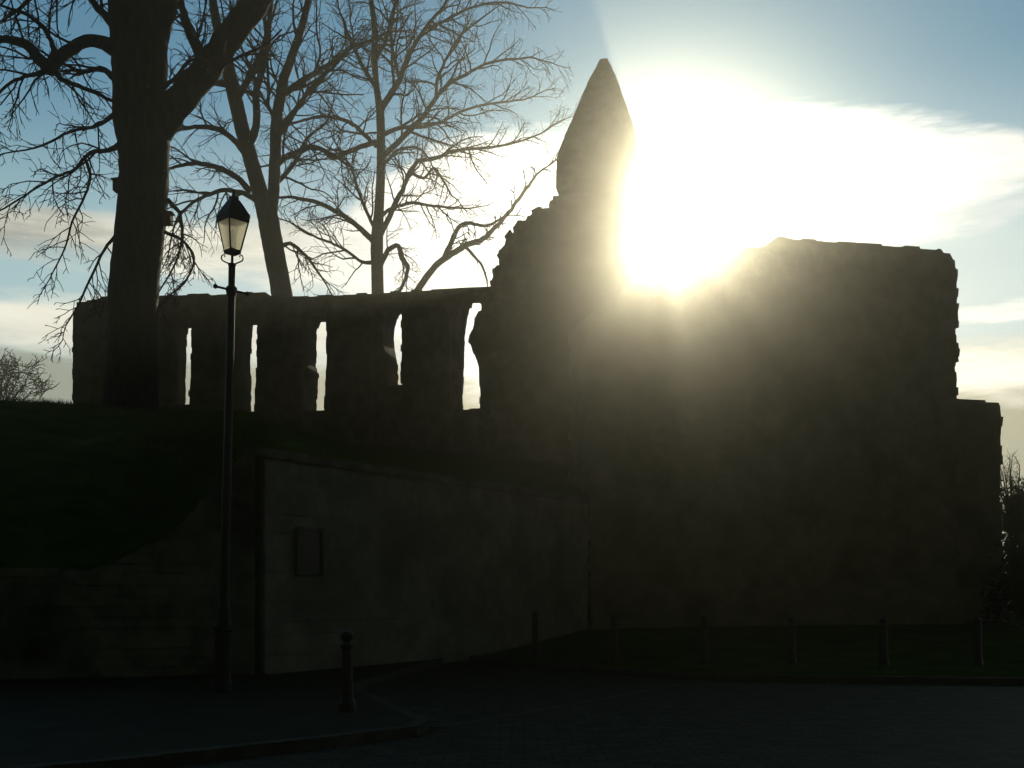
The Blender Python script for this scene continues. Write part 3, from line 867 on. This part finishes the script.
def tree_two():
    D = 47.5
    root = empty('bare_tree', P3(292, 460, D))
    tag(root, 'bare leaning tree rising behind the ruined wall right of the lantern, forked into two stems', 'tree')
    trunk(root, D, [(292, 470, 33, 0), (286, 330, 24, 0), (281.5, 292, 21, 0), (276, 262, 20.5, 0), (271, 235, 21, 0), (267.5, 216, 20.5, 0), (260, 192, 16.5, 0), (251, 160, 15, 0.1), (242.5, 130, 14.6, 0.2), (235.5, 100, 14.2, 0.2), (229, 72, 13.6, 0.2), (224, 50, 12, 0.2), (217, 25, 9.5, 0.3), (212, -5, 8, 0.3), (210, -50, 6, 0.5), (216, -100, 5, 0.8)], 41)
    limb(root, D, [(268.5, 228, 14, 0), (273, 197, 12.2, -0.2), (275, 165, 11.8, -0.4), (276, 128, 11.5, -0.5), (280.5, 96, 10.8, -0.7), (286, 72, 9.5, -0.8), (296, 45, 8, -1.0), (305, 15, 7, -1.2), (312, -20, 5, -1.5), (320, -60, 4, -1.7)], 3.31, 3, 0.96, 0.04, 42, start=0.3)
    limb(root, D, [(245, 150, 9, 0.0), (254, 135, 8.5, -0.3), (257, 115, 8, -0.6), (256, 95, 7.5, -0.8), (262, 70, 7, -1.0), (268, 42, 5.5, -1.3), (270, 10, 4.5, -1.6), (276, -30, 3.5, -2)], 2.69, 3, 0.91, 0.03, 43, start=0.25)
    limb(root, D, [(244, 152, 7, 0.3), (236, 142, 6, 0.6), (225, 133, 5.5, 0.9), (212, 127.5, 5, 1.2), (195, 127, 4.2, 1.5), (176, 131, 3.2, 1.8), (160, 140, 2.2, 2.1)], 1.96, 3, 0.77, -0.03, 44)
    limb(root, D, [(250, 192, 7, -0.2), (240, 180, 6, -0.6), (226, 171, 5.5, -1.0), (210, 165, 4.8, -1.4), (192, 163.5, 4, -1.8), (172, 168, 2.8, -2.2)], 1.96, 3, 0.72, -0.04, 45)
    limb(root, D, [(256, 200, 6, 0.2), (244, 194, 4.8, 0.6), (226, 190, 4.4, 1.0), (206, 196, 3.6, 1.4), (190, 205, 3, 1.8), (176, 222, 2.2, 2.2), (170, 245, 1.6, 2.5)], 1.76, 3, 0.67, -0.06, 46)
    limb(root, D, [(232, 85, 8, 0.2), (215, 83, 6, 0.8), (200, 86, 5, 1.2), (184, 92, 3.6, 1.6)], 1.65, 3, 0.67, 0.0, 47)
    limb(root, D, [(236, 100, 8, 0), (247, 82, 7, -0.4), (258, 62, 6, -0.8), (266, 35, 5, -1.0), (262, 8, 4, -1.2), (258, -20, 3, -1.4)], 2.07, 3, 0.77, 0.03, 48)
    limb(root, D, [(274, 140, 7, -0.4), (288, 122, 6, -0.8), (300, 104, 5, -1.2), (316, 84, 4, -1.6), (338, 62, 3, -2.0)], 2.27, 3, 0.77, 0.02, 49)
    limb(root, D, [(279, 100, 7, -0.6), (292, 88, 6.5, -0.3), (310, 76, 5.5, 0.0), (330, 64, 4.5, 0.3), (352, 48, 3.5, 0.6), (372, 40, 2.5, 0.8)], 2.27, 3, 0.77, 0.0, 50)
    limb(root, D, [(272, 170, 6.5, -0.3), (285, 158, 5.5, -0.8), (302, 150, 4.8, -1.2), (318, 148, 4, -1.6), (336, 156, 3, -2.0)], 1.96, 3, 0.72, -0.02, 51)
    limb(root, D, [(272, 186, 6, 0.1), (282, 178, 5, 0.5), (296, 160, 4.5, 0.9), (306, 140, 3.5, 1.2), (322, 126, 2.6, 1.5)], 1.65, 3, 0.67, 0.0, 52)
    limb(root, D, [(275, 250, 5, 0.2), (290, 244, 4, 0.6), (306, 256, 3, 1.0), (318, 272, 2.2, 1.3), (326, 284, 1.6, 1.5)], 1.34, 3, 0.58, -0.05, 53)
    limb(root, D, [(226, 54, 7, 0.3), (232, 30, 6, 0.0), (240, 8, 5, -0.3), (246, -20, 4, -0.6)], 1.86, 3, 0.67, 0.02, 54)
tree_two()

def tree_three():
    D = 49.4
    root = empty('bare_tree', P3(378, 460, D))
    tag(root, 'slender bare tree with upright trunk behind the ruined wall, spreading crown left of the pinnacle', 'tree')
    trunk(root, D, [(379, 470, 19, 0), (378, 330, 14, 0), (377.7, 290, 12.2, 0), (377, 262, 12, 0), (377, 240, 12.3, 0), (379, 210, 9.8, 0), (380.7, 175, 8.8, 0), (381, 145, 8.5, 0), (380.5, 118, 8.5, 0), (379, 104, 7.2, 0), (376, 82, 6.2, 0.1), (374.5, 55, 6.5, 0.2), (375, 30, 6, 0.3), (371, 0, 5, 0.5), (366, -40, 4, 0.8)], 61, sides=14)
    L_ = [
        ([(380, 112, 8, 0), (388, 98, 7.5, -0.2), (396, 86, 7, -0.4), (402, 74, 6.2, -0.6), (410, 54, 5.2, -0.9), (424, 30, 4.4, -1.2), (440, 10, 3.6, -1.5), (456, -14, 3, -1.8)], 2.2, 62),
        ([(400, 78, 5, -0.5), (394, 58, 4.6, -0.2), (391, 36, 4, 0.1), (394, 10, 3.4, 0.4), (400, -20, 2.6, 0.7)], 1.9, 63),
        ([(382, 157, 7, 0), (394, 146, 6.5, -0.4), (408, 132, 6, -0.8), (422, 118, 5.4, -1.1), (433, 102, 4.8, -1.4), (446, 86, 4.2, -1.7), (466, 74, 3.5, -2.1), (492, 62, 2.8, -2.5), (524, 58, 2.2, -2.9)], 1.9, 64),
        ([(385, 134, 6, 0), (400, 128, 5, 0.5), (420, 127, 4.4, 0.9), (440, 122, 3.8, 1.3), (462, 111, 3.2, 1.7), (490, 104, 2.6, 2.1), (522, 100, 2, 2.5)], 1.7, 65),
        ([(378, 240, 6.5, 0), (386, 224, 6.3, -0.2), (394, 207, 6, -0.4), (402, 190, 5.6, -0.8), (410, 172, 5, -1.2), (418, 162, 4.8, -1.4), (436, 158, 4.3, -1.8), (458, 150, 3.6, -2.2), (486, 148, 3, -2.6), (514, 143, 2.4, -3.0), (540, 134, 1.8, -3.3)], 1.6, 66),
        ([(376.5, 226, 5, 0.1), (384, 214, 4.6, 0.3), (394, 208, 4, 0.6), (412, 203, 3.5, 1.0), (434, 206, 3, 1.4), (460, 208, 2.3, 1.8)], 1.4, 67),
        ([(410, 172, 4, -1.2), (424, 178, 3.2, -1.5), (434, 168, 2.8, -1.8), (444, 182, 2.3, -2.1), (452, 196, 1.8, -2.4)], 1.2, 68),
        ([(374, 242, 7.5, 0), (366, 234, 7, 0.3), (356, 225, 6, 0.6), (342, 215, 5.3, 0.9), (326, 206, 4.8, 1.2), (308, 200, 4.2, 1.5), (288, 197, 3.2, 1.8)], 1.6, 69),
        ([(374, 262, 5, 0), (362, 262, 3.6, -0.4), (348, 252, 3.2, -0.8), (334, 244, 2.8, -1.1), (318, 238, 2.4, -1.4), (296, 226, 2, -1.8)], 1.4, 70),
        ([(376, 146, 5.5, 0), (366, 136, 5, 0.4), (352, 124, 4.5, 0.8), (336, 118, 4, 1.2), (318, 117, 3.5, 1.6), (298, 122, 2.6, 2.0)], 1.7, 71),
        ([(376, 142, 6, 0), (362, 146, 5.5, -0.4), (348, 152, 5.2, -0.8), (334, 158, 5, -1.1), (322, 150, 5, -1.3), (312, 147, 4.4, -1.6), (296, 155, 3.6, -1.9), (276, 163, 2.6, -2.2)], 1.6, 72),
        ([(377, 88, 6, 0.1), (366, 72, 5.2, 0.5), (356, 52, 4.5, 0.9), (346, 30, 3.8, 1.2), (340, 0, 3, 1.5), (334, -30, 2.4, 1.8)], 2.0, 73),
        ([(375, 60, 5, 0.2), (386, 40, 4.2, -0.2), (392, 14, 3.5, -0.6), (404, -12, 2.8, -1.0)], 1.9, 74),
        ([(436, 98, 4, -1.4), (438, 78, 3.6, -1.1), (448, 56, 3, -0.9), (462, 34, 2.6, -0.7), (482, 18, 2, -0.5)], 1.6, 75),
        ([(424, 30, 3.6, -1.2), (446, 20, 3, -1.6), (470, 8, 2.6, -2.0), (498, 2, 2.2, -2.4), (522, 6, 1.7, -2.8)], 1.5, 76),
        ([(379, 172, 5, 0.1), (388, 160, 4, 0.5), (398, 150, 3.2, 0.8), (418, 148, 2.6, 1.2), (430, 160, 2, 1.5)], 1.2, 77),
        ([(376, 232, 4.6, 0), (366, 210, 4, -0.5), (358, 190, 3.5, -0.9), (352, 170, 2.8, -1.3), (340, 150, 2.2, -1.6)], 1.5, 78),
    ]
    for pts, tl, sd in L_:
        limb(root, D, [(a, b, c * 0.9, e) for a, b, c, e in pts], tl * 1.04, 3, 0.62, 0.0, sd, tmin=0.011, sides=6)
    # the long low limb reaching out towards the pinnacle
    limb(root, D, [(379, 330, 9, 0), (398, 312, 8, -0.6), (412, 298, 7.2, -1.0), (423, 282, 6.8, -1.3), (433, 269, 6.4, -1.6), (441, 261, 6.4, -1.7), (455, 252, 6.2, -1.9), (467, 245, 6, -2.1), (483, 239, 5.4, -2.3), (494, 229, 4.6, -2.4), (508, 213, 4, -2.5), (519, 199, 3.6, -2.6), (529, 185, 3.2, -2.7), (538, 173, 2.5, -2.8), (548, 166, 1.6, -2.9)], 0.8, 2, 0.6, 0.02, 81, start=0.42, sides=7, tmin=0.026)
    limb(root, D, [(441, 262, 5.4, -1.7), (450, 246, 5, -1.7), (455, 234, 4.6, -1.7), (463, 224, 4.2, -1.7), (474, 224, 3.6, -1.7), (487, 226, 3, -1.7), (495, 222, 2.4, -1.7)], 0.7, 2, 0.6, 0.0, 82, sides=6, tmin=0.026)
    limb(root, D, [(466, 247, 3.4, -2.1), (474, 256, 3, -2.1), (482, 266, 2.6, -2.1), (487, 280, 2.0, -2.1)], 0.5, 1, 0.8, -0.05, 83, sides=5)
    limb(root, D, [(379, 268, 6.5, 0), (388, 250, 5, -0.5), (398, 246, 4.6, -0.8), (402, 258, 5.5, -0.9), (408, 268, 4.6, -1.0), (404, 282, 3.6, -1.1)], 1.2, 3, 0.5, -0.03, 84, sides=6)
tree_three()

def far_tree():
    D = 88.0
    root = empty('bare_tree', P3(-4, 470, D))
    tag(root, 'distant rounded bare tree behind the bank left of the ruined wall', 'tree')
    trunk(root, D, [(-4, 540, 9, 0), (-4, 470, 7, 0), (-4, 430, 5, 0)], 90, sides=9)
    rng = random.Random(91)
    for i in range(13):
        a = R(-68 + i * 11.3)
        ex_, ey_ = -4 + math.sin(a) * 40, 425 - math.cos(a) * 56
        mx_, my_ = -4 + math.sin(a) * 18, 428 - math.cos(a) * 30
        limb(root, D, [(-4, 440, 3, 0), (mx_, my_, 1.8, rng.uniform(-1.5, 1.5)), (ex_, ey_, 0.8, rng.uniform(-3, 3))], 2.4, 3, 0.9, 0.03, 92 + i, tmin=0.028, sides=4, start=0.3)
far_tree()

# boxes on the trunk
def nest_box(loc, rz, sc, label):
    root = empty('nest_box', loc, rz)
    tag(root, label, 'box', 'boxes fixed to the big trunk')
    b = MB(); b.box(-.14 * sc, .14 * sc, -.13 * sc, .13 * sc, -.17 * sc, .15 * sc); b.build('box_body', M_WOODBOX, root)
    b = MB(); b.box8([(-.17 * sc, -.18 * sc, .15 * sc), (.17 * sc, -.18 * sc, .15 * sc), (.17 * sc, .15 * sc, .153 * sc), (-.17 * sc, .15 * sc, .153 * sc), (-.17 * sc, -.18 * sc, .18 * sc), (.17 * sc, -.18 * sc, .18 * sc), (.17 * sc, .15 * sc, .22 * sc), (-.17 * sc, .15 * sc, .22 * sc)])
    b.build('lid', M_WOODBOX, root)
nest_box(P3(118.5, 186, 33.0), R(-90), 1.0, 'small wooden box on the left side of the big trunk, at lantern roof height')
nest_box(P3(167.5, 219, 33.0), R(90), 1.0, 'small wooden box on the right side of the big trunk, beside the lantern')

# ------------------------------------------------------------------ shrubs at the right edge
def shrub(name, base, rx, ry, h, n, leafm, seed, label):
    rng = random.Random(seed)
    root = empty(name, base)
    tag(root, label, 'shrub')
    st = MB(); lf = MB()
    for i in range(26):
        a = rng.uniform(0, 6.283); q = rng.uniform(0.2, 1)
        end = Vector((math.cos(a) * rx * q * 0.9, math.sin(a) * ry * q * 0.9, h * rng.uniform(0.6, 1.02)))
        mid = end * 0.5 + Vector((rng.uniform(-.2, .2), rng.uniform(-.2, .2), h * 0.12))
        st.tube([(0, 0, -0.1), mid, end], [0.05, 0.03, 0.012], 4)
    clumps = []
    for i in range(n // 45):
        a = rng.uniform(0, 6.283); u = rng.random() ** 0.5; zz = rng.random()
        k = math.sqrt(max(0.05, 1 - (zz - 0.25) ** 2 / 0.62))
        clumps.append((math.cos(a) * rx * u * k, math.sin(a) * ry * u * k, h * (0.06 + 0.9 * zz), rng.uniform(0.18, 0.42)))
    for c in clumps:
        for i in range(45):
            p = Vector((c[0] + rng.gauss(0, c[3]), c[1] + rng.gauss(0, c[3]), max(0.02, c[2] + rng.gauss(0, c[3]))))
            s_ = rng.uniform(0.05, 0.10); d1 = Vector((rng.gauss(0, 1), rng.gauss(0, 1), rng.gauss(0, 1))).normalized(); d2 = d1.cross(Vector((rng.gauss(0, 1), rng.gauss(0, 1), rng.gauss(0, 1)))).normalized()
            b = len(lf.v)
            lf.v += [tuple(p - d1 * s_), tuple(p + d2 * s_ * 0.45), tuple(p + d1 * s_), tuple(p - d2 * s_ * 0.45)]
            lf.f.append((b, b + 1, b + 2, b + 3))
    st.build('stem', M_TWIG, root); lf.build('foliage', leafm, root)
sx = P3(1035, 487, 36.5)
shrub('evergreen_shrub', (sx.x, 36.5, 0.7), 1.5, 1.2, sx.z - 0.7 + 0.1, 14000, M_LEAF, 5, 'dense dark evergreen shrub beside the broken wall stub at right')
sx = P3(1075, 482, 39.5)
shrub('evergreen_shrub', (sx.x, 39.5, 0.7), 2.3, 1.5, sx.z - 0.7, 15000, M_LEAF, 9, 'larger dark evergreen shrub cut off by the right edge of the view')
sx = P3(1040, 560, 33.5)
shrub('evergreen_shrub', (sx.x, 33.5, 0.45), 1.3, 1.0, sx.z - 0.45, 9000, M_LEAF, 14, 'low dark evergreen shrub at the foot of the broken wall stub')
def bare_bush():
    D = 41.0
    root = empty('bare_bush', P3(1014, 560, D)); tag(root, 'bare twiggy bush rising behind the evergreen shrub at right', 'shrub')
    rng = random.Random(7)
    for i in range(9):
        x = 1008 + rng.uniform(-8, 22)
        limb(root, D, [(1014 + rng.uniform(-3, 3), 570, 3, 0), ((x + 1014) / 2, 515, 2, rng.uniform(-.3, .3)), (x, 478 + rng.uniform(-2, 14), 1, rng.uniform(-.6, .6))], 0.75, 2, 0.35, 0.05, 200 + i, tmin=0.008, sides=4, start=0.4)
bare_bush()

# ------------------------------------------------------------------ street lamp
def street_lamp():
    D = 17.6
    base = G3(222, 692, 0.1)
    D = base.y
    k = D / F                      # metres per pixel at the lamp
    H = lambda py: (692 - py) * k  # height above the base of a row
    root = empty('street_lamp', base)
    root.rotation_euler = (0, math.atan2(9.5 * k, H(290)), 0)
    tag(root, 'tall black street lamp with four sided frosted lantern at the end of the retaining wall', 'street lamp')
    def b(fn, name, m_=M_IRON, smooth=False, parent=root):
        mb = MB(); fn(mb); return mb.build(name, m_, parent, smooth)
    b(lambda q: q.lathe([(.16, 0), (.16, .12), (.135, .16), (.13, .9), (.15, .93), (.15, 1.0), (.11, 1.05), (.10, 1.25), (.075, 1.32)], 12), 'base')
    b(lambda q: q.lathe([(.075, 1.31), (.062, H(400)), (.056, H(296)), (.075, H(294.5)), (.075, H(291)), (.05, H(289)), (.054, H(266)), (.062, H(265)), (.062, H(263.6)), (.02, H(263.2)), (.02, H(254))], 14), 'post', smooth=False)
    zb = H(290)
    def bar(q):
        a = R(135)
        e = Vector((math.cos(a), -abs(math.sin(a)), 0)) * 0.27
        q.tube([-e + Vector((0, 0, zb)), e + Vector((0, 0, zb))], [0.018, 0.018], 8)
        for s_ in (-1, 1):
            c = e * s_
            q.lathe([(.008, -.036), (.03, -.022), (.036, 0), (.03, .022), (.008, .036)], 10, (c.x, c.y, zb))
        q.lathe([(.06, -.06), (.085, -.03), (.085, .03), (.06, .06)], 12, (0, 0, zb))
    b(bar, 'ladder_bar')
    for s_ in (-1, 1):
        def scroll(q, s_=s_):
            pts = [(9.5, 255), (10.5, 256), (11, 258), (10, 260.5), (7, 262), (4, 263.2), (2.5, 265)]
            q.tube([(s_ * x * k, 0, H(y)) for x, y in pts], [0.011] * len(pts), 6)
            pts = [(9.5, 255.0), (8, 254.6), (7.2, 256), (8, 257)]
            q.tube([(s_ * x * k, 0, H(y)) for x, y in pts], [0.009] * len(pts), 6)
        b(scroll, 'scroll_bracket')
    rb, rt = 8.3 * k, 15.2 * k           # half diagonals at bottom and top of the glass
    z0, z1 = H(250), H(222)
    # corners face the road: diagonal along x and y
    C0 = [(rb * math.cos(R(90 * i)), rb * math.sin(R(90 * i)), z0) for i in range(4)]
    C1 = [(rt * math.cos(R(90 * i)), rt * math.sin(R(90 * i)), z1) for i in range(4)]
    def frame(q):
        for i in range(4):
            q.tube([C0[i], C1[i]], [0.013, 0.013], 5)
        q.lathe([(rb * 0.5, H(254.5)), (rb * 1.02, H(253.8)), (rb * 1.08, H(250.2)), (rb * 0.9, H(249.6))], 4, (0, 0, 0), 0)
        q.lathe([(rt * 1.0, H(222.6)), (rt * 1.08, H(222)), (rt * 1.10, H(217.5)), (rt * 0.9, H(216.5))], 4, (0, 0, 0), 0)
    b(frame, 'lantern_frame')
    for i in range(4):
        j = (i + 1) % 4
        def pane(q, i=i, j=j):
            A, B, C_, D_ = [Vector(v) for v in (C0[i], C0[j], C1[j], C1[i])]
            ctr = (A + B + C_ + D_) / 4; n = (B - A).cross(D_ - A).normalized() * 0.003
            P_ = [p + (ctr - p) * 0.03 for p in (A, B, C_, D_)]
            q.v += [tuple(p - n) for p in P_] + [tuple(p + n) for p in P_]
            q.f += [(3, 2, 1, 0), (4, 5, 6, 7), (0, 1, 5, 4), (1, 2, 6, 5), (2, 3, 7, 6), (3, 0, 4, 7)]
        b(pane, 'pane', M_GLASS)
    b(lambda q: q.lathe([(rt * 1.14, H(217)), (rt * 1.10, H(215)), (rt * 0.72, H(206.5)), (rt * 0.42, H(200.5)), (rt * 0.34, H(199.5)), (rt * 0.34, H(197)), (rt * 0.12, H(195.5))], 4), 'roof')
    b(lambda q: q.lathe([(.02, H(196)), (.032, H(194.5)), (.018, H(193)), (.026, H(192)), (.006, H(189.5))], 10), 'finial')
    b(lambda q: q.lathe([(.03, H(251)), (.03, H(246)), (.02, H(245)), (.035, H(238)), (.035, H(232)), (.015, H(228))], 10), 'lamp_holder')
street_lamp()

# ------------------------------------------------------------------ bollards
def bollard(loc, label, group=None):
    root = empty('bollard', loc); tag(root, label, 'bollard', group)
    q = MB(); q.lathe([(.115, -.02), (.115, .10), (.10, .13), (.085, .16)], 12); q.build('base', M_IRON, root, smooth=False)
    q = MB(); q.lathe([(.085, .155), (.072, .45), (.066, .78)], 12); q.build('shaft', M_IRON, root)
    q = MB(); q.lathe([(.066, .775), (.09, .80), (.09, .84), (.06, .86), (.056, .88), (.085, .92), (.088, .96), (.06, 1.0), (.015, 1.02)], 12); q.build('cap', M_IRON, root)
    return root
GRP = 'bollards set in a row along the grass'
b0 = bollard((G3(347, 711, 0.1).x, G3(347, 711, 0.1).y, 0.1), 'nearest black bollard, alone on the left pavement in front of the pale wall')
labels = ['leftmost bollard of the row of six on the grass, nearest the retaining wall', 'second bollard from the left in the row of six on the grass',
          'third bollard from the left in the row of six, below the sun', 'fourth bollard from the left in the row of six on the grass',
          'fifth bollard from the left in the row of six on the grass', 'rightmost bollard of the row of six on the grass, near the wall stub']
for (x, y, dd), lb in zip(((535, 657, 24.6), (614, 663, 23.2), (704, 665.5, 22.6), (792, 667, 22.3), (884, 668, 22.1), (978, 668.5, 22.0)), labels):
    c = copy_tree(b0)
    X = (x - 512) / F * dd
    c.location = (X, dd, EYE - (y - HZ) / F * dd)
    tag(c, lb, 'bollard', GRP)

# ------------------------------------------------------------------ haze
HAZE = (0.00128, 0.935)
if HAZE:
    mb = MB(); mb.box(-66, 66, -30, 104, -1.2, 30.2)
    hm = bpy.data.materials.new('thin_air'); hm.use_nodes = True
    nt = hm.node_tree
    for n in list(nt.nodes): nt.nodes.remove(n)
    o_ = nt.nodes.new('ShaderNodeOutputMaterial'); v_ = nt.nodes.new('ShaderNodeVolumePrincipled')
    v_.inputs['Color'].default_value = (0.60, 0.59, 0.50, 1); v_.inputs['Density'].default_value = HAZE[0]; v_.inputs['Anisotropy'].default_value = HAZE[1]
    nt.links.new(v_.outputs[0], o_.inputs['Volume'])
    hz = mb.build('haze', hm); hz['kind'] = 'stuff'; hz['label'] = 'thin sunlit haze filling the air'
